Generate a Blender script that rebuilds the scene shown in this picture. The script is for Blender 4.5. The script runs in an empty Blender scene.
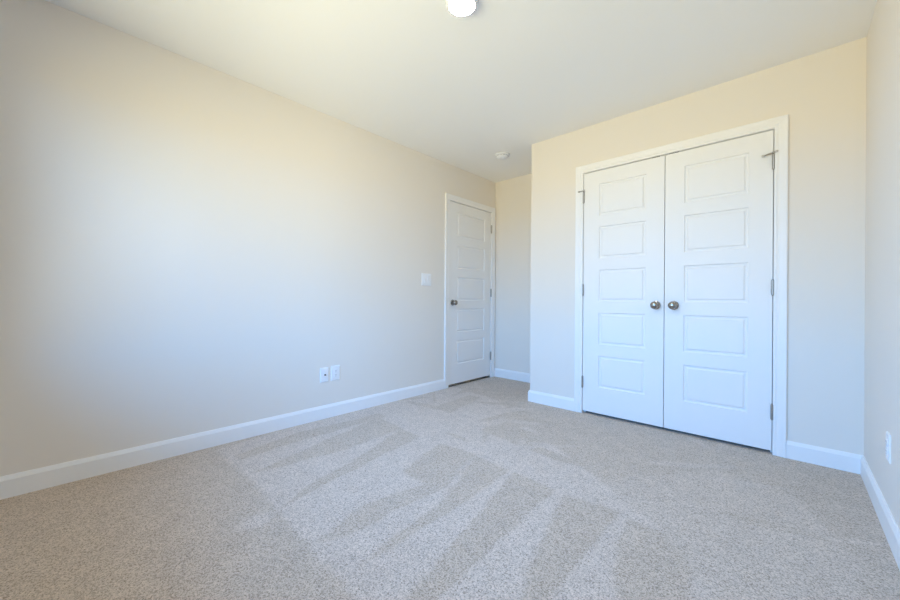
import bpy, bmesh, math
import numpy as np
from mathutils import Matrix, Vector

sc = bpy.context.scene
COL = sc.collection

# ------------------------------------------------------------------ camera
cam_d = bpy.data.cameras.new('camera')
cam_d.sensor_width = 36.0
cam_d.sensor_fit = 'HORIZONTAL'
cam_d.lens = 365.44 / 900 * 36.0
cam_d.clip_start = 0.02
cam = bpy.data.objects.new('camera', cam_d)
COL.objects.link(cam)
_r = Vector((0.73169493, 0.68159737, 0.0068958))
_u = Vector((-0.00486515, -0.00489414, 0.99997619))
_f = Vector((-0.681614888, 0.731711059, 0.000264945))
cam.matrix_world = Matrix(((_r.x, _u.x, -_f.x, 2.7466), (_r.y, _u.y, -_f.y, 0.0), (_r.z, _u.z, -_f.z, 0.9607), (0, 0, 0, 1)))
sc.camera = cam

# ------------------------------------------------------------------ world: daylight sky over sunlit ground
SKY_STRENGTH = 18.0
# (direction height z, radiance): sunlit pale ground below, hazy low sky, blue high sky
BANDS = [(-1.0, (9.0, 8.5, 5.7)), (-0.30, (9.0, 8.5, 5.7)), (-0.20, (7.0, 6.0, 3.0)), (-0.02, (7.0, 6.0, 3.0)), (0.02, (2.8, 7.3, 14.3)),
         (0.20, (2.8, 7.3, 14.3)), (0.30, (1.6, 7.0, 17.2)), (0.52, (1.4, 6.6, 16.4)), (0.68, (0.7, 1.6, 3.6))]
world = bpy.data.worlds.new('World')
sc.world = world
world.use_nodes = True
wt = world.node_tree
wt.nodes.clear()
w_out = wt.nodes.new('ShaderNodeOutputWorld')
w_bg = wt.nodes.new('ShaderNodeBackground')
w_tc = wt.nodes.new('ShaderNodeTexCoord')
w_sep = wt.nodes.new('ShaderNodeSeparateXYZ')
w_map = wt.nodes.new('ShaderNodeMapRange')
w_ramp = wt.nodes.new('ShaderNodeValToRGB')
w_map.inputs['From Min'].default_value = -1
w_map.inputs['From Max'].default_value = 1
wt.links.new(w_tc.outputs['Generated'], w_sep.inputs[0])
wt.links.new(w_sep.outputs['Z'], w_map.inputs['Value'])
wt.links.new(w_map.outputs['Result'], w_ramp.inputs['Fac'])
wt.links.new(w_ramp.outputs['Color'], w_bg.inputs['Color'])
wt.links.new(w_bg.outputs[0], w_out.inputs['Surface'])
w_bg.inputs['Strength'].default_value = SKY_STRENGTH
_e = w_ramp.color_ramp.elements
while len(_e) > 1:
    _e.remove(_e[-1])
for _i, (_z, _c) in enumerate(BANDS):
    _n = _e[0] if _i == 0 else _e.new((_z + 1) / 2)
    _n.position = (_z + 1) / 2
    _n.color = tuple(v / SKY_STRENGTH for v in _c) + (1,)
world.cycles.sampling_method = 'MANUAL'
world.cycles.sample_map_resolution = 256

# window opening the daylight comes through (in the wall behind the camera)
WX0, WX1, WZ0, WZ1, YF = 0.45, 2.38, 0.62, 2.12, -0.57
WF = 0.09           # thickness of the window wall
port_d = bpy.data.lights.new('window_portal', 'AREA')
port_d.shape = 'RECTANGLE'
port_d.size = WX1 - WX0
port_d.size_y = WZ1 - WZ0
port_d.cycles.is_portal = True
port = bpy.data.objects.new('window_portal', port_d)
COL.objects.link(port)
port.location = ((WX0 + WX1) / 2, YF - WF - 0.03, (WZ0 + WZ1) / 2)
port.rotation_euler = (math.radians(90), 0, 0)

sc.view_settings.view_transform = 'Standard'
sc.view_settings.look = 'None'
sc.view_settings.gamma = 1.0
sc.view_settings.exposure = 0.08
sc.view_settings.use_curve_mapping = False
sc.cycles.use_denoising = True
sc.cycles.denoising_prefilter = 'NONE'
sc.cycles.max_bounces = 20
sc.cycles.diffuse_bounces = 16
sc.cycles.transparent_max_bounces = 8
sc.cycles.sample_clamp_indirect = 12.0
sc.cycles.caustics_reflective = False
sc.cycles.caustics_refractive = False

# ------------------------------------------------------------------ dimensions (metres)
H = 2.4524          # ceiling height
XR = 3.0521         # right wall
YC = 3.0836         # closet front
XJ = 0.9277         # corner of the closet
YA = 3.7814         # alcove back wall
WT = 0.12           # wall thickness
DT = 2.052          # door tops
CX0, CX1, CXM = 1.4425, 2.6633, 2.0575       # closet doors
EY0, EY1 = 2.930, 3.694                      # entry door
CW = 0.064          # casing width

# ------------------------------------------------------------------ materials
def nt(name):
    m = bpy.data.materials.new(name)
    m.use_nodes = True
    t = m.node_tree
    return m, t, t.nodes['Principled BSDF']

def paint(name, col, rough, scale, bump, var=0.02):
    m, t, b = nt(name)
    tc = t.nodes.new('ShaderNodeTexCoord')
    n = t.nodes.new('ShaderNodeTexNoise')
    n.inputs['Scale'].default_value = scale
    n.inputs['Detail'].default_value = 3
    t.links.new(tc.outputs['Object'], n.inputs['Vector'])
    mx = t.nodes.new('ShaderNodeMix')
    mx.data_type = 'RGBA'
    mx.inputs['A'].default_value = tuple(c * (1 - var) for c in col) + (1,)
    mx.inputs['B'].default_value = tuple(min(1, c * (1 + var)) for c in col) + (1,)
    t.links.new(n.outputs['Fac'], mx.inputs['Factor'])
    t.links.new(mx.outputs['Result'], b.inputs['Base Color'])
    bp = t.nodes.new('ShaderNodeBump')
    bp.inputs['Strength'].default_value = bump
    bp.inputs['Distance'].default_value = 0.001
    t.links.new(n.outputs['Fac'], bp.inputs['Height'])
    t.links.new(bp.outputs[0], b.inputs['Normal'])
    b.inputs['Roughness'].default_value = rough
    b.inputs['Specular IOR Level'].default_value = 0.3
    return m

M_WALL = paint('wall_paint', (0.80, 0.755, 0.695), 0.75, 260, 0.10, 0.008)
M_CEIL = paint('ceiling_paint', (0.87, 0.865, 0.85), 0.85, 180, 0.12, 0.008)
M_TRIM = paint('trim_paint', (0.86, 0.86, 0.86), 0.38, 90, 0.03, 0.006)
M_DOOR = paint('door_paint', (0.85, 0.85, 0.85), 0.42, 300, 0.06, 0.006)
M_PLATE = paint('white_plastic', (0.84, 0.85, 0.87), 0.35, 60, 0.02, 0.006)
M_DARK = paint('dark_recess', (0.03, 0.03, 0.035), 0.6, 60, 0.02)
M_BRONZE = paint('dark_bronze_plate', (0.05, 0.045, 0.04), 0.45, 60, 0.02)
M_GAP_SHADE = paint('door_gap_shade', (0.03, 0.03, 0.032), 0.6, 40, 0.05, 0.15)  # near-black colour stands in for shade below the entry door
M_SLOT = paint('shaded_plug_slot', (0.38, 0.38, 0.40), 0.6, 60, 0.02)
M_RUBBER = paint('white_rubber_tip', (0.55, 0.53, 0.50), 0.7, 60, 0.02)

def metal(name, col, rough):
    m, t, b = nt(name)
    b.inputs['Metallic'].default_value = 1.0
    b.inputs['Base Color'].default_value = col + (1,)
    n = t.nodes.new('ShaderNodeTexNoise')
    n.inputs['Scale'].default_value = 220
    r = t.nodes.new('ShaderNodeMapRange')
    r.inputs['To Min'].default_value = rough * 0.85
    r.inputs['To Max'].default_value = rough * 1.15
    t.links.new(n.outputs['Fac'], r.inputs['Value'])
    t.links.new(r.outputs[0], b.inputs['Roughness'])
    return m

M_NICKEL = metal('satin_nickel', (0.34, 0.32, 0.295), 0.26)
M_HINGE = metal('brushed_nickel', (0.40, 0.39, 0.37), 0.38)

def lamp_mat(name, col, strength):
    m, t, b = nt(name)
    b.inputs['Base Color'].default_value = (0.9, 0.9, 0.88, 1)
    b.inputs['Roughness'].default_value = 0.4
    b.inputs['Emission Color'].default_value = col + (1,)
    b.inputs['Emission Strength'].default_value = strength
    return m
M_LAMP = lamp_mat('lit_diffuser', (0.88, 0.94, 1.03), 240.0)

def carpet_mat():
    m, t, b = nt('cut_pile_carpet')
    tc = t.nodes.new('ShaderNodeTexCoord')
    # tufts: two sizes of flecks
    def noise(scale, detail, rough=0.6):
        n = t.nodes.new('ShaderNodeTexNoise')
        n.inputs['Scale'].default_value = scale
        n.inputs['Detail'].default_value = detail
        n.inputs['Roughness'].default_value = rough
        t.links.new(tc.outputs['Object'], n.inputs['Vector'])
        return n
    n1 = noise(140, 2, 0.6)
    n2 = noise(9, 3)
    # each tuft its own shade of yarn
    vo = t.nodes.new('ShaderNodeTexVoronoi')
    vo.inputs['Scale'].default_value = 420
    t.links.new(tc.outputs['Object'], vo.inputs['Vector'])
    vo2 = t.nodes.new('ShaderNodeTexVoronoi')
    vo2.inputs['Scale'].default_value = 215
    t.links.new(tc.outputs['Object'], vo2.inputs['Vector'])
    def red(v):
        q = t.nodes.new('ShaderNodeSeparateColor')
        t.links.new(v.outputs['Color'], q.inputs[0])
        return q.outputs[0]
    def math_(op, a, bb):
        q = t.nodes.new('ShaderNodeMath')
        q.operation = op
        for i, v in enumerate((a, bb)):
            if isinstance(v, float):
                q.inputs[i].default_value = v
            else:
                t.links.new(v, q.inputs[i])
        return q.outputs[0]
    tuft = math_('ADD', math_('MULTIPLY', red(vo), 0.36), math_('ADD', math_('MULTIPLY', red(vo2), 0.39), math_('MULTIPLY', n1.outputs['Fac'], 0.25)))
    at = t.nodes.new('ShaderNodeAttribute')
    at.attribute_name = 'nap'
    def mixc(a, bb, fac):
        x = t.nodes.new('ShaderNodeMix')
        x.data_type = 'RGBA'
        for key, v in (('A', a), ('B', bb)):
            if isinstance(v, tuple):
                x.inputs[key].default_value = v + (1,)
            else:
                t.links.new(v, x.inputs[key])
        if isinstance(fac, float):
            x.inputs['Factor'].default_value = fac
        else:
            t.links.new(fac, x.inputs['Factor'])
        return x.outputs['Result']
    # nap brushed towards / away
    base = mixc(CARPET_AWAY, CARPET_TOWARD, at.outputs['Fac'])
    ramp = t.nodes.new('ShaderNodeValToRGB')
    ramp.color_ramp.elements[0].position = 0.18
    ramp.color_ramp.elements[0].color = (0.34, 0.32, 0.29, 1)
    ramp.color_ramp.elements[1].position = 0.80
    ramp.color_ramp.elements[1].color = (1.0, 1.0, 1.0, 1)
    mid = ramp.color_ramp.elements.new(0.46)
    mid.color = (0.74, 0.73, 0.715, 1)
    t.links.new(tuft, ramp.inputs['Fac'])
    mul = t.nodes.new('ShaderNodeMix')
    mul.data_type = 'RGBA'
    mul.blend_type = 'MULTIPLY'
    mul.inputs['Factor'].default_value = 1.0
    t.links.new(base, mul.inputs['A'])
    t.links.new(ramp.outputs['Color'], mul.inputs['B'])
    # slow unevenness of the pile
    r2 = t.nodes.new('ShaderNodeMapRange')
    r2.inputs['From Min'].default_value = 0.3
    r2.inputs['From Max'].default_value = 0.7
    r2.inputs['To Min'].default_value = 1.23
    r2.inputs['To Max'].default_value = 1.37
    t.links.new(n2.outputs['Fac'], r2.inputs['Value'])
    sc_ = t.nodes.new('ShaderNodeVectorMath')
    sc_.operation = 'SCALE'
    t.links.new(mul.outputs['Result'], sc_.inputs[0])
    t.links.new(r2.outputs[0], sc_.inputs['Scale'])
    t.links.new(sc_.outputs[0], b.inputs['Base Color'])
    bp = t.nodes.new('ShaderNodeBump')
    bp.inputs['Strength'].default_value = 0.35
    bp.inputs['Distance'].default_value = 0.004
    t.links.new(tuft, bp.inputs['Height'])
    t.links.new(bp.outputs[0], b.inputs['Normal'])
    b.inputs['Roughness'].default_value = 0.95
    b.inputs['Specular IOR Level'].default_value = 0.1
    b.inputs['Sheen Weight'].default_value = 0.15
    b.inputs['Sheen Roughness'].default_value = 0.5
    return m
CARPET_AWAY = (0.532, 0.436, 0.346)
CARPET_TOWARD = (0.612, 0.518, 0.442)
M_CARPET = carpet_mat()

def glass_mat():
    m, t, b = nt('window_glass')
    tr = t.nodes.new('ShaderNodeBsdfTransparent')
    gl = t.nodes.new('ShaderNodeBsdfGlossy')
    gl.inputs['Roughness'].default_value = 0.02
    fr = t.nodes.new('ShaderNodeFresnel')
    fr.inputs['IOR'].default_value = 1.3
    mx = t.nodes.new('ShaderNodeMixShader')
    t.links.new(fr.outputs[0], mx.inputs[0])
    t.links.new(tr.outputs[0], mx.inputs[1])
    t.links.new(gl.outputs[0], mx.inputs[2])
    t.links.new(mx.outputs[0], t.nodes['Material Output'].inputs['Surface'])
    return m
M_GLASS = glass_mat()

# ------------------------------------------------------------------ mesh helpers
def add_box(bm, lo, hi, bevel=0.0, seg=2):
    x0, y0, z0 = lo
    x1, y1, z1 = hi
    v = [bm.verts.new(p) for p in ((x0, y0, z0), (x1, y0, z0), (x1, y1, z0), (x0, y1, z0), (x0, y0, z1), (x1, y0, z1), (x1, y1, z1), (x0, y1, z1))]
    fs = [bm.faces.new([v[i] for i in q]) for q in ((3, 2, 1, 0), (4, 5, 6, 7), (0, 1, 5, 4), (1, 2, 6, 5), (2, 3, 7, 6), (3, 0, 4, 7))]
    if bevel:
        ed = list({e for f in fs for e in f.edges})
        bmesh.ops.bevel(bm, geom=ed, offset=bevel, segments=seg, affect='EDGES', profile=0.5)

def add_lathe(bm, prof, mat=Matrix.Identity(4), n=40):
    """prof: (radius, height) along local +Z; closed at both ends."""
    rings = []
    for r, z in prof:
        if r < 1e-6:
            rings.append([bm.verts.new(mat @ Vector((0, 0, z)))])
        else:
            rings.append([bm.verts.new(mat @ Vector((r * math.cos(2 * math.pi * k / n), r * math.sin(2 * math.pi * k / n), z))) for k in range(n)])
    for a, b in zip(rings, rings[1:]):
        for k in range(n):
            k2 = (k + 1) % n
            if len(a) == 1 and len(b) == 1:
                continue
            if len(a) == 1:
                bm.faces.new((a[0], b[k], b[k2]))
            elif len(b) == 1:
                bm.faces.new((a[k], a[k2], b[0]))
            else:
                bm.faces.new((a[k], a[k2], b[k2], b[k]))
    for ring, flip in ((rings[0], True), (rings[-1], False)):
        if len(ring) > 1:
            bm.faces.new(ring[::-1] if flip else ring)

def sweep(bm, stations, caps=True):
    """stations: list of equally long lists of points (a closed profile)."""
    rows = [[bm.verts.new(p) for p in s] for s in stations]
    n = len(rows[0])
    for a, b in zip(rows, rows[1:]):
        for k in range(n):
            bm.faces.new((a[k], a[(k + 1) % n], b[(k + 1) % n], b[k]))
    if caps:
        bm.faces.new(rows[0][::-1])
        bm.faces.new(rows[-1])

def obj(name, bm, mat, parent=None, smooth=False, kind=None, label=None, cat=None, group=None):
    bmesh.ops.recalc_face_normals(bm, faces=bm.faces)
    me = bpy.data.meshes.new(name)
    bm.to_mesh(me)
    bm.free()
    me.materials.append(mat)
    if smooth:
        me.polygons.foreach_set('use_smooth', [True] * len(me.polygons))
        me.set_sharp_from_angle(angle=math.radians(35))
    o = bpy.data.objects.new(name, me)
    COL.objects.link(o)
    if parent:
        o.parent = parent
    tag(o, label, cat, group, kind)
    return o

def tag(o, label=None, cat=None, group=None, kind=None):
    if label:
        o['label'] = label
    if cat:
        o['category'] = cat
    if group:
        o['group'] = group
    if kind:
        o['kind'] = kind

def empty(name, loc, label, cat, group=None, kind=None, rotz=0.0):
    o = bpy.data.objects.new(name, None)
    o.empty_display_size = 0.05
    COL.objects.link(o)
    o.location = loc
    o.rotation_euler = (0, 0, rotz)
    tag(o, label, cat, group, kind)
    return o

def boxes(name, lst, mat, **kw):
    bm = bmesh.new()
    for lo, hi in lst:
        add_box(bm, lo, hi)
    return obj(name, bm, mat, **kw)

# ------------------------------------------------------------------ room shell
JT = 0.019          # jamb thickness
GAP = 0.004
# left wall with the entry door opening
ey0, ey1, ez = EY0 - GAP - JT, EY1 + GAP + JT, DT + 0.006 + JT
boxes('wall_left', [((-WT, YF - WT, 0), (0, ey0, H)), ((-WT, ey1, 0), (0, YA + WT, H)), ((-WT, ey0, ez), (0, ey1, H))], M_WALL,
      kind='structure', label='long beige wall on the left side of the room', cat='wall')
boxes('wall_right', [((XR, YF - WT, 0), (XR + WT, YA + WT, H))], M_WALL, kind='structure', label='beige wall at the right edge of the photo', cat='wall')
boxes('wall_alcove', [((0, YA, 0), (XR, YA + WT, H))], M_WALL, kind='structure', label='narrow beige wall at the far end of the entry alcove', cat='wall')
cx0, cx1 = CX0 - GAP - JT, CX1 + GAP + JT
boxes('wall_closet', [((XJ, YC, 0), (cx0, YC + WT, H)), ((cx1, YC, 0), (XR, YC + WT, H)), ((cx0, YC, ez), (cx1, YC + WT, H)),
                      ((XJ, YC + WT, 0), (XJ + WT, YA, H))], M_WALL,
      kind='structure', label='beige wall that juts out around the double closet doors', cat='wall')
boxes('wall_front', [((0, YF - WF, 0), (WX0, YF, H)), ((WX1, YF - WF, 0), (XR, YF, H)), ((WX0, YF - WF, 0), (WX1, YF, WZ0)), ((WX0, YF - WF, WZ1), (WX1, YF, H))], M_WALL,
      kind='structure', label='beige window wall behind the camera', cat='wall')
boxes('wall_hall', [((-0.9, ey0 - 0.4, 0), (-0.85, ey1 + 0.4, H)), ((-0.85, ey0 - 0.4, 0), (-WT, ey0 - 0.35, H)), ((-0.85, ey1 + 0.35, 0), (-WT, ey1 + 0.4, H))], M_WALL,  # unseen, added so no daylight leaks in behind the entry door
      kind='structure', label='unseen hall wall added to keep daylight out behind the entry door', cat='wall')
boxes('ceiling', [((-0.9, YF - WT, H), (XR + WT, YA + WT, H + 0.1))], M_CEIL, kind='structure', label='flat off-white ceiling', cat='ceiling')

# carpet: fine grid carrying the brushed direction of the pile as an attribute
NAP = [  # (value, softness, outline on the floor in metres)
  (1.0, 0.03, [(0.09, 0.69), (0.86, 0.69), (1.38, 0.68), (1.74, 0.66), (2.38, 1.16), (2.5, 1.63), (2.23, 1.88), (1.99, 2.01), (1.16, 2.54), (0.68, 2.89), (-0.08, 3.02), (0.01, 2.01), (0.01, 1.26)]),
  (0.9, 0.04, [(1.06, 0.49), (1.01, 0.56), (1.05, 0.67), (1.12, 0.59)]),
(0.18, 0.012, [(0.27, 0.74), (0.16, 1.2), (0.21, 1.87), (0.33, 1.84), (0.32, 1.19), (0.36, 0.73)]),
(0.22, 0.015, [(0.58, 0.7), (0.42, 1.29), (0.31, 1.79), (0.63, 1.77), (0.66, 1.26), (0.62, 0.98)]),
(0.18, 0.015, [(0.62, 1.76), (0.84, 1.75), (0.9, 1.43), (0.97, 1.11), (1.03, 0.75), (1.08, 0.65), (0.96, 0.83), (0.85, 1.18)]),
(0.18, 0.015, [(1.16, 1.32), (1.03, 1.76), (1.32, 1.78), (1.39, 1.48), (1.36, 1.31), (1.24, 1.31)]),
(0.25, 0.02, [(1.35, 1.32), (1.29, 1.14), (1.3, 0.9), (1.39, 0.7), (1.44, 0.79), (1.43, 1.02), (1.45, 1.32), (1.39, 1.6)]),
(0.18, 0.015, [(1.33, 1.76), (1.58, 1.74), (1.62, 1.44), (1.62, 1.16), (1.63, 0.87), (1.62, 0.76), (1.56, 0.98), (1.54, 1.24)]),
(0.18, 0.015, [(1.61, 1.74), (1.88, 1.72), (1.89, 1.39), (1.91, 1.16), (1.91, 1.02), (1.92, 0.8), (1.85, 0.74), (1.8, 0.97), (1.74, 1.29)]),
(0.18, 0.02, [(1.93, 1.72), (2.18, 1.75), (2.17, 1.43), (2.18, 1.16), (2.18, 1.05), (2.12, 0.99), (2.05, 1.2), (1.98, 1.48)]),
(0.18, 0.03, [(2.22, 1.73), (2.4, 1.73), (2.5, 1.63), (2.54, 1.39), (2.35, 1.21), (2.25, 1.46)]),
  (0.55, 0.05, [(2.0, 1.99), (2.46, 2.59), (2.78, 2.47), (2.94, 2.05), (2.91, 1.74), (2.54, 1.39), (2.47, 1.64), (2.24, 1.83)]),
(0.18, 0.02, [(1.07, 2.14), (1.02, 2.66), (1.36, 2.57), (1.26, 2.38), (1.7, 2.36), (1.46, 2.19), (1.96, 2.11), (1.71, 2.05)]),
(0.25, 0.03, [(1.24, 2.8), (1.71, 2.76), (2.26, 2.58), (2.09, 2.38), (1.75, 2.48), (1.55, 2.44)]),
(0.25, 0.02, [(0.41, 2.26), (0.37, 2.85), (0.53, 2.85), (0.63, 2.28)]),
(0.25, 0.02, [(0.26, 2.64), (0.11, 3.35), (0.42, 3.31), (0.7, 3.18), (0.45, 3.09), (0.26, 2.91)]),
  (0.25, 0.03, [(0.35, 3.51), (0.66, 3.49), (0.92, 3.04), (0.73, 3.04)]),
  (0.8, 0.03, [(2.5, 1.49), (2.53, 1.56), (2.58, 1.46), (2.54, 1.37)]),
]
def carpet():
    step = 0.0125
    xs = np.arange(-0.9, XR + WT + step, step)
    ys = np.arange(YF - WT, YA + WT + step, step)
    nx, ny = len(xs), len(ys)
    X, Y = np.meshgrid(xs, ys)
    # ragged outlines
    rng = np.random.default_rng(4)
    wob = np.zeros((2,) + X.shape)
    for k in range(2):
        for fr, am in ((9, 0.006), (23, 0.005), (70, 0.004)):
            for _ in range(3):
                a = rng.uniform(0, 2 * math.pi)
                wob[k] += am / 1.7 * np.sin(fr * (X * math.cos(a) + Y * math.sin(a)) + rng.uniform(0, 6.28))
    PX, PY = X + wob[0], Y + wob[1]
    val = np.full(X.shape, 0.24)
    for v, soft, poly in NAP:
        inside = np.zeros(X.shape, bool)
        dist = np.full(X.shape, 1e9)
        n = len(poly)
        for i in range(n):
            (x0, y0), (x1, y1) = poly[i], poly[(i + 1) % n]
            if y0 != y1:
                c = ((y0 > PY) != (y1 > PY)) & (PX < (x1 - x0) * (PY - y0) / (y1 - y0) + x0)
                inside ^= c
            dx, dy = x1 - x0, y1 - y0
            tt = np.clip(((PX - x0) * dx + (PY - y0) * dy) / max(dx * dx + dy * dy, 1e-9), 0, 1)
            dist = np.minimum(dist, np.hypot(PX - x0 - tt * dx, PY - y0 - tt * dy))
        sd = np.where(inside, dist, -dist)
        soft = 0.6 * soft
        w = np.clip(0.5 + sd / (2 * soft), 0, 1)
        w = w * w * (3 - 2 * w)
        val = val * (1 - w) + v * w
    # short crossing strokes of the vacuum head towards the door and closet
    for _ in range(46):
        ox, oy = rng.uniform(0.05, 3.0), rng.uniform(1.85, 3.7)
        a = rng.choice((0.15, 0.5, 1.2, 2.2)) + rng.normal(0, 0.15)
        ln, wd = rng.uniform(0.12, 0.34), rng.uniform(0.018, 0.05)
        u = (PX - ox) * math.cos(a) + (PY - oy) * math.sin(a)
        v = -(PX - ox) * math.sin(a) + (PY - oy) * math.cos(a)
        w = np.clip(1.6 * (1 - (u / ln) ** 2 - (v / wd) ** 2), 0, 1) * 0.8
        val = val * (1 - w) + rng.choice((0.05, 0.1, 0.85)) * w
    me = bpy.data.meshes.new('floor')
    co = np.stack([X, Y, np.zeros_like(X)], -1).reshape(-1, 3)
    idx = np.arange(nx * ny).reshape(ny, nx)
    q = np.stack([idx[:-1, :-1], idx[:-1, 1:], idx[1:, 1:], idx[1:, :-1]], -1).reshape(-1, 4)
    me.vertices.add(len(co))
    me.vertices.foreach_set('co', co.ravel())
    me.loops.add(q.size)
    me.loops.foreach_set('vertex_index', q.ravel().astype(np.int32))
    me.polygons.add(len(q))
    me.polygons.foreach_set('loop_start', (np.arange(len(q)) * 4).astype(np.int32))
    me.update(calc_edges=True)
    a = me.attributes.new('nap', 'FLOAT', 'POINT')
    a.data.foreach_set('value', val.ravel().astype(np.float32))
    me.materials.append(M_CARPET)
    o = bpy.data.objects.new('floor', me)
    COL.objects.link(o)
    tag(o, 'beige cut-pile carpet floor brushed with vacuum marks', 'carpet', kind='structure')
carpet()

boxes('floor_gap_shade', [((-0.85, ey0 + JT, 0.0005), (-0.004, ey1 - JT, 0.006))], M_GAP_SHADE, kind='structure', label='dark strip added for the shade under the entry door', cat='floor')  # added dark slab, paints the shade in the gap under the door

# ------------------------------------------------------------------ window behind the camera
win = empty('window_1', ((WX0 + WX1) / 2, YF - WF / 2, WZ0), 'white framed window in the wall behind the camera', 'window', kind='structure')
def local(o, bm):
    bm.transform(Matrix.Translation(-Vector(o.location)))
    return bm
bm = bmesh.new()
fy0, fy1 = YF - WF, YF - WF + 0.05
for a in ((WX0, WZ0, WX0 + 0.04, WZ1), (WX1 - 0.04, WZ0, WX1, WZ1), (WX0 + 0.04, WZ0, WX1 - 0.04, WZ0 + 0.04), (WX0 + 0.04, WZ1 - 0.04, WX1 - 0.04, WZ1),
          ((WX0 + WX1) / 2 - 0.03, WZ0 + 0.04, (WX0 + WX1) / 2 + 0.03, WZ1 - 0.04)):
    add_box(bm, (a[0], fy0, a[1]), (a[2], fy1, a[3]), 0.004)
obj('window_frame', local(win, bm), M_TRIM, win)
bm = bmesh.new()
add_box(bm, (WX0 - 0.04, YF - 0.035, WZ0 - 0.001), (WX1 + 0.04, YF + 0.03, WZ0 + 0.018), 0.004)
for s in (WX0 + 0.04, (WX0 + WX1) / 2 + 0.03):
    g = bmesh.new()
    add_box(g, (s, fy0 + 0.02, WZ0 + 0.04), (s + (WX1 - WX0) / 2 - 0.07, fy0 + 0.024, WZ1 - 0.04))
    obj('window_pane', local(win, g), M_GLASS, win)
obj('window_sill', local(win, bm), M_TRIM, win)

# ------------------------------------------------------------------ baseboards
BH, BT = 0.106, 0.0140
def base_profile(P):
    """P(t, z) -> point; t = distance out from the wall."""
    return [P(0, 0), P(BT, 0), P(BT, BH - 0.020), P(BT - 0.001, BH - 0.018), P(BT - 0.0075, BH - 0.002), P(BT - 0.009, BH), P(0, BH)]

CO = CW + 0.005     # casing outer offset from opening edge (with the reveal)
def baseboard(name, path, label):
    """path: [(point, outward mitre direction)...] in plan."""
    bm = bmesh.new()
    st = []
    for (px, py), (dx, dy) in path:
        st.append(base_profile(lambda t, z: Vector((px + dx * t, py + dy * t, z))))
    sweep(bm, st)
    return obj(name, bm, M_TRIM, kind='structure', label=label, cat='baseboard')
baseboard('baseboard_left', [((0, YF), (1, 1)), ((0, EY0 - CO), (1, 0))], 'long white baseboard along the left wall')
baseboard('baseboard_alcove', [((0.0, YA), (0, -1)), ((XJ, YA), (-1, -1)), ((XJ, YC), (-1, -1)), ((CX0 - CO, YC), (0, -1))],
          'white baseboard that wraps the alcove and the closet corner')
baseboard('baseboard_closet', [((CX1 + CO, YC), (0, -1)), ((XR, YC), (-1, -1))], 'short white baseboard right of the closet doors')
baseboard('baseboard_right', [((XR, YC), (-1, -1)), ((XR, YF), (-1, 1))], 'white baseboard along the right wall')
baseboard('baseboard_front', [((XR, YF), (-1, 1)), ((0, YF), (1, 1))], 'white baseboard under the window behind the camera')

# ------------------------------------------------------------------ door casings and jambs
CAS = [(0, 0), (0, 0.008), (0.003, 0.0105), (0.010, 0.0115), (0.020, 0.0095), (0.024, 0.0115), (0.030, 0.0135), (0.048, 0.0155), (0.056, 0.0175), (0.061, 0.0175), (CW, 0.0155), (CW, 0)]
def door_trim(name, u0, u1, top, P, wall_t, label):
    """P(u, z, t): u along wall, t out of the wall into the room."""
    root = empty(name, P((u0 + u1) / 2, 0, 0), label, 'door trim', kind='structure')
    r = 0.005 - GAP
    a0, a1, zt = u0 - GAP - r, u1 + GAP + r, top + 0.006 + r
    bm = bmesh.new()
    st = []
    for fu, fz in ((lambda w: a0 - w, lambda w: 0.0), (lambda w: a0 - w, lambda w: zt + w), (lambda w: a1 + w, lambda w: zt + w), (lambda w: a1 + w, lambda w: 0.0)):
        st.append([Vector(P(fu(w), fz(w), t)) for w, t in CAS])
    sweep(bm, st)
    obj('casing', local(root, bm), M_TRIM, root)
    bm = bmesh.new()
    j0, j1, jz = u0 - GAP, u1 + GAP, top + 0.006
    st = []
    for (ua, za), (ub, zb) in (((j0, 0), (j0 - JT, 0)), ((j0, jz), (j0 - JT, jz + JT)), ((j1, jz), (j1 + JT, jz + JT)), ((j1, 0), (j1 + JT, 0))):
        st.append([Vector(P(ua, za, 0)), Vector(P(ub, zb, 0)), Vector(P(ub, zb, -wall_t)), Vector(P(ua, za, -wall_t))])
    sweep(bm, st)
    obj('jamb', local(root, bm), M_TRIM, root)
    bm = bmesh.new()
    k = 0.011
    st = []
    for ua, za, ub, zb in ((j0, 0, j0 + k, 0), (j0, jz, j0 + k, jz - k), (j1, jz, j1 - k, jz - k), (j1, 0, j1 - k, 0)):
        st.append([Vector(P(ua, za, -0.039)), Vector(P(ub, zb, -0.039)), Vector(P(ub, zb, -0.07)), Vector(P(ua, za, -0.07))])
    sweep(bm, st)
    obj('door_stop_strip', local(root, bm), M_TRIM, root)
    return root
P_left = lambda u, z, t: (t, u, z)
P_clos = lambda u, z, t: (u, YC - t, z)
door_trim('trim_1', EY0, EY1, DT, P_left, WT, 'white casing and jamb around the single entry door')
door_trim('trim_2', CX0, CX1, DT, P_clos, WT, 'wide white casing and jamb around the double closet doors')

# ------------------------------------------------------------------ doors
ROWS = [(0.240, 0.505), (0.599, 0.864), (0.957, 1.222), (1.317, 1.584), (1.676, 1.942)]
TH = 0.035
def knob_prof():
    p = [(0.0, 0.0), (0.032, 0.0), (0.033, 0.002), (0.031, 0.006), (0.024, 0.009), (0.0135, 0.011), (0.0115, 0.016), (0.0115, 0.026), (0.014, 0.029)]
    for k in range(0, 11):
        a = math.radians(-62 + k * 15.2)
        p.append((0.0285 * math.cos(a) if k < 10 else 0.0, 0.046 + 0.0185 * math.sin(a)))
    return p

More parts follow.
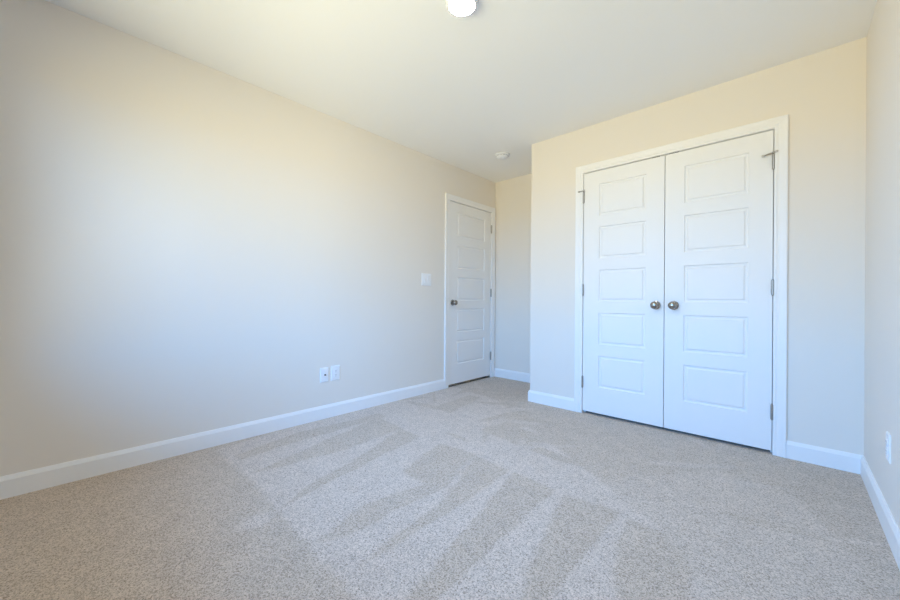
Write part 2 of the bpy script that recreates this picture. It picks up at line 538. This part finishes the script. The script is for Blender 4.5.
def make_door(name, width, Z0, s0, s1, knob_u, hinge_u, label, cat_dir, loc, rotz, pin_arm=None, catch=None):
    """door in local space: x = across (0..width), front faces -y, z up. s0/s1: panel left/right."""
    root = empty(name, loc, label, 'door', kind='structure', rotz=rotz)
    # slab with five openings in its front skin
    bm = bmesh.new()
    xs = [0, s0, s1, width]
    zs = [Z0] + [v for r in ROWS for v in r] + [DT]
    grid = {}
    for i, x in enumerate(xs):
        for j, z in enumerate(zs):
            grid[i, j] = bm.verts.new((x, 0, z))
    for i in range(3):
        for j in range(len(zs) - 1):
            if i == 1 and j % 2 == 1:
                continue
            bm.faces.new((grid[i, j], grid[i + 1, j], grid[i + 1, j + 1], grid[i, j + 1]))
    # sides and back
    nz = len(zs)
    loop = [grid[i, 0] for i in range(4)] + [grid[3, j] for j in range(1, nz)] + [grid[i, nz - 1] for i in (2, 1, 0)] + [grid[0, j] for j in range(nz - 2, 0, -1)]
    back = [bm.verts.new((v.co.x, TH, v.co.z)) for v in loop]
    for k in range(len(loop)):
        k2 = (k + 1) % len(loop)
        bm.faces.new((loop[k], back[k], back[k2], loop[k2]))
    bm.faces.new(back)
    obj('slab', bm, M_DOOR, root)
    # moulded panels
    prof = [(0, 0), (0.0015, 0.005), (0.004, 0.0085), (0.008, 0.0100), (0.016, 0.0095), (0.0205, 0.0065), (0.0235, 0.0030), (0.026, 0.0020)]
    for z0, z1 in ROWS:
        bm = bmesh.new()
        rings = []
        for d, y in prof:
            rings.append([bm.verts.new(p) for p in ((s0 + d, y, z0 + d), (s1 - d, y, z0 + d), (s1 - d, y, z1 - d), (s0 + d, y, z1 - d))])
        for a, b in zip(rings, rings[1:]):
            for k in range(4):
                bm.faces.new((a[k], a[(k + 1) % 4], b[(k + 1) % 4], b[k]))
        bm.faces.new(rings[-1])
        for f in bm.faces:
            f.normal_update()
        o = obj('panel', bm, M_DOOR, root)
    # knob
    bm = bmesh.new()
    add_lathe(bm, knob_prof(), Matrix.Translation((knob_u, 0, 0.933)) @ Matrix.Rotation(math.radians(90), 4, 'X'), 40)
    obj('knob', bm, M_NICKEL, root, smooth=True, label='round satin nickel knob')
    # hinges
    sgn = 1 if hinge_u > width / 2 else -1
    for zc in (1.85, 1.055, 0.268):
        bm = bmesh.new()
        hx, hy = hinge_u + sgn * GAP / 2, -0.0055
        for k in range(5):
            zb = zc - 0.047 + k * 0.0188
            add_lathe(bm, [(0.0, zb), (0.0072, zb), (0.0078, zb + 0.0008), (0.0078, zb + 0.0178), (0.0072, zb + 0.0186), (0.0, zb + 0.0186)], Matrix.Translation((hx, hy, 0)), 16)
        for zb in (zc - 0.052, zc + 0.047):
            add_lathe(bm, [(0.0, zb), (0.0035, zb), (0.0045, zb + 0.0025), (0.0035, zb + 0.005), (0.0, zb + 0.005)], Matrix.Translation((hx, hy, 0)), 16)
        # edges of the two leaves folded into the gap
        add_box(bm, (hx - 0.0015, hy, zc - 0.045), (hx + 0.0015, 0.03, zc + 0.045))
        obj('hinge', bm, M_HINGE, root, smooth=True, label='nickel hinge')
        if pin_arm and zc > 1.5:
            bm = bmesh.new()
            zt = zc + 0.054
            add_lathe(bm, [(0.0, zt), (0.0095, zt), (0.010, zt + 0.001), (0.010, zt + 0.006), (0.0095, zt + 0.007), (0.0, zt + 0.007)], Matrix.Translation((hx, hy, 0)), 20)
            for ang, ln, rad, dz in pin_arm:
                d = Vector((math.cos(ang), math.sin(ang), dz)).normalized()
                q = d.to_track_quat('Z', 'Y').to_matrix().to_4x4()
                add_lathe(bm, [(0, 0), (rad, 0), (rad, ln), (0, ln)], Matrix.Translation((hx, hy, zt + 0.0035)) @ q, 14)
            stop = obj('hinge_pin_stop', bm, M_HINGE, root, smooth=True, label='nickel hinge-pin door stop')
            bm = bmesh.new()
            for ang, ln, rad, dz in pin_arm:
                d = Vector((math.cos(ang), math.sin(ang), dz)).normalized()
                q = d.to_track_quat('Z', 'Y').to_matrix().to_4x4()
                add_lathe(bm, [(0, ln - 0.003), (rad + 0.0025, ln - 0.003), (rad + 0.003, ln), (rad + 0.003, ln + 0.006), (rad + 0.001, ln + 0.009), (0, ln + 0.009)],
                          Matrix.Translation((hx, hy, zt + 0.0035)) @ q, 14)
            obj('bumper', bm, M_RUBBER, stop, smooth=True)
    if catch:
        bm = bmesh.new()
        add_box(bm, (catch[0], 0.003, DT - 0.0005), (catch[1], 0.028, DT + 0.0055), 0.001)
        obj('roller_catch', bm, M_BRONZE, root, label='dark roller catch on the top edge')
    return root

R = math.radians
make_door('door_1', EY1 - EY0, 0.027, 0.130, 0.634, 0.060, EY1 - EY0, 'white five-panel single entry door in the left wall', 'left',
          (0, EY0, 0), R(90))
wl = CXM - 0.0025 - CX0
wr = CX1 - CXM - 0.0025
make_door('door_2', wl, 0.022, 0.131, 0.487, wl - 0.053, 0.0, 'left leaf of the white double closet doors, knob at its right', 'closet',
          (CX0, YC, 0), 0, pin_arm=((R(206), 0.038, 0.0042, -0.12), (R(-70), 0.014, 0.0040, 0.0)), catch=(0.523, 0.580))
make_door('door_3', wr, 0.022, 0.122, 0.484, 0.060, wr, 'right leaf of the white double closet doors, knob at its left', 'closet',
          (CXM + 0.0025, YC, 0), 0, pin_arm=((R(200), 0.054, 0.0046, -0.30), (R(-40), 0.016, 0.0040, 0.05)), catch=(0.023, 0.087))

# ------------------------------------------------------------------ ceiling fixtures
lamp = empty('ceiling_light', (1.546, 1.360, H), 'lit round flush-mount ceiling light at the top edge of the photo', 'ceiling light')
bm = bmesh.new()
add_lathe(bm, [(0, 0), (0.078, 0), (0.0795, -0.002), (0.0795, -0.010), (0.0760, -0.016), (0.0690, -0.031), (0.0675, -0.032), (0.0645, -0.031), (0.0640, -0.027), (0, -0.027)], n=64)
obj('base', bm, M_PLATE, lamp, smooth=True, label='white metal trim ring')
bm = bmesh.new()
pr = [(0, -0.0275), (0.0630, -0.0275), (0.0635, -0.031)]
for k in range(1, 10):
    a = R(k * 10)
    pr.append((0.0635 * math.cos(a) if k < 9 else 0.0, -0.031 - 0.007 * math.sin(a)))
add_lathe(bm, pr, n=64)
obj('diffuser', bm, M_LAMP, lamp, smooth=True, label='glowing white diffuser lens')

smoke = empty('smoke_detector', (0.580, 3.095, H), 'small white round smoke detector on the ceiling near the entry door', 'smoke detector')
bm = bmesh.new()
add_lathe(bm, [(0, 0), (0.070, 0), (0.072, -0.003), (0.072, -0.010), (0.068, -0.012), (0, -0.012)], n=48)
obj('base', bm, M_PLATE, smoke, smooth=True)
bm = bmesh.new()
add_lathe(bm, [(0, -0.0125), (0.058, -0.0125), (0.061, -0.016), (0.060, -0.024), (0.054, -0.029), (0.050, -0.029), (0.050, -0.026), (0.047, -0.026), (0.047, -0.031), (0.038, -0.037), (0.020, -0.039), (0, -0.039)], n=48)
obj('cover', bm, M_PLATE, smoke, smooth=True)
bm = bmesh.new()
for k in range(24):
    a = 2 * math.pi * k / 24
    add_box(bm, (-0.0045, -0.0012, -0.0215), (0.0045, 0.0012, -0.0165))
    vs = bm.verts[-8:] if False else list(bm.verts)[-8:]
    mt = Matrix.Rotation(a, 4, 'Z') @ Matrix.Translation((0.0608, 0, 0)) @ Matrix.Rotation(R(90), 4, 'Z')
    for v in vs:
        v.co = mt @ v.co
obj('vent_slots', bm, M_SLOT, smoke)
bm = bmesh.new()
add_lathe(bm, [(0, -0.0388), (0.009, -0.0388), (0.0095, -0.041), (0.008, -0.0425), (0, -0.0425)], Matrix.Translation((0.012, -0.004, 0)), 24)
obj('test_button', bm, M_PLATE, smoke, smooth=True)

# ------------------------------------------------------------------ wall plates (built facing -y, plate centre at the origin)
def plate_mesh(w, h, t=0.006):
    bm = bmesh.new()
    st = []
    for d, y in ((0, 0), (0, -t * 0.35), (0.0035, -t * 0.85), (0.006, -t)):
        st.append([Vector((-w / 2 + d, y, -h / 2 + d)), Vector((w / 2 - d, y, -h / 2 + d)), Vector((w / 2 - d, y, h / 2 - d)), Vector((-w / 2 + d, y, h / 2 - d))])
    sweep(bm, st)
    return bm
def screws(root, pts, y):
    for x, z in pts:
        bm = bmesh.new()
        add_lathe(bm, [(0, 0), (0.0034, 0), (0.003, 0.0012), (0, 0.0016)], Matrix.Translation((x, y, z)) @ Matrix.Rotation(R(90), 4, 'X'), 16)
        obj('screw', bm, M_PLATE, root, smooth=True)
def slots(bm, cx, cz, y, s=1.0):
    add_box(bm, (cx - 0.0075 * s, y - 0.0006, cz - 0.001), (cx - 0.0052 * s, y + 0.001, cz + 0.0075))
    add_box(bm, (cx + 0.0052 * s, y - 0.0006, cz), (cx + 0.0075 * s, y + 0.001, cz + 0.0065))
    add_lathe(bm, [(0, 0), (0.0026, 0), (0.0026, 0.0014), (0, 0.0014)], Matrix.Translation((cx, y + 0.0008, cz - 0.0075)) @ Matrix.Rotation(R(90), 4, 'X'), 14)

# two-gang rocker switch on the left wall; front faces +x  -> rotate +90 about z
sw = empty('light_switch', (0, 2.590, 1.171), 'white double rocker light switch plate beside the entry door', 'light switch', rotz=R(90))
obj('cover_plate', plate_mesh(0.136, 0.126), M_PLATE, sw)
for cx in (-0.024, 0.024):
    bm = bmesh.new()
    add_box(bm, (cx - 0.0175, -0.0070, -0.0345), (cx + 0.0175, -0.0058, 0.0345), 0.0004)
    fr = obj('switch_frame', bm, M_PLATE, sw)
    bm = bmesh.new()
    z0, z1 = -0.032, 0.032
    t0, t1 = (0.0125, 0.0075) if cx < 0 else (0.0075, 0.0125)
    sweep(bm, [[Vector((cx + sx, -0.0068, z0)), Vector((cx + sx, -t0, z0)), Vector((cx + sx, -0.0090, 0)), Vector((cx + sx, -t1, z1)), Vector((cx + sx, -0.0068, z1))] for sx in (-0.0155, 0.0155)])
    obj('rocker', bm, M_PLATE, sw)
screws(sw, [(-0.024, 0.048), (0.024, 0.048), (-0.024, -0.048), (0.024, -0.048)], -0.006)

jack = empty('cable_jack', (0, 1.468, 0.351), 'white cable plate with one dark socket, low on left wall, nearer the camera', 'cable outlet', rotz=R(90))
obj('cover_plate', plate_mesh(0.073, 0.116), M_PLATE, jack)
bm = bmesh.new()
add_lathe(bm, [(0, 0), (0.0065, 0), (0.0065, 0.002), (0.0055, 0.0028), (0.0048, 0.003), (0.0048, 0.011), (0.0036, 0.011), (0.0036, 0.0035), (0, 0.0035)],
          Matrix.Translation((0.003, -0.0058, 0)) @ Matrix.Rotation(R(90), 4, 'X'), 20)
obj('coaxial_socket', bm, M_DARK, jack, smooth=True, label='dark coaxial socket')
screws(jack, [(0, 0.042), (0, -0.042)], -0.006)

out = empty('wall_outlet', (0, 1.566, 0.354), 'white rectangular power outlet, low on left wall, right of the cable plate', 'outlet', rotz=R(90))
obj('cover_plate', plate_mesh(0.080, 0.122), M_PLATE, out)
bm = bmesh.new()
add_box(bm, (-0.0165, -0.0082, -0.0335), (0.0165, -0.0055, 0.0335), 0.001)
rc = obj('receptacle', bm, M_PLATE, out)
bm = bmesh.new()
for cz in (0.017, -0.017):
    slots(bm, 0, cz, -0.0082)
obj('plug_slots', bm, M_SLOT, rc)
screws(out, [(0, 0.049), (0, -0.049)], -0.006)

ro = empty('wall_outlet', (XR, 2.372, 0.358), 'white duplex power outlet, low on the right wall at the photo edge', 'outlet', rotz=R(-90))
obj('cover_plate', plate_mesh(0.073, 0.118), M_PLATE, ro)
for cz in (0.0195, -0.0195):
    bm = bmesh.new()
    pts = []
    for k in range(36):
        a = 2 * math.pi * k / 36
        pts.append((0.0172 * math.cos(a), max(-0.0142, min(0.0142, 0.0172 * math.sin(a)))))
    sweep(bm, [[Vector((x, y, cz + z)) for x, z in pts] for y in (-0.0055, -0.0088)])
    rc = obj('receptacle', bm, M_PLATE, ro)
    bm = bmesh.new()
    slots(bm, 0, cz, -0.0088)
    obj('plug_slots', bm, M_SLOT, rc)
screws(ro, [(0, 0)], -0.006)
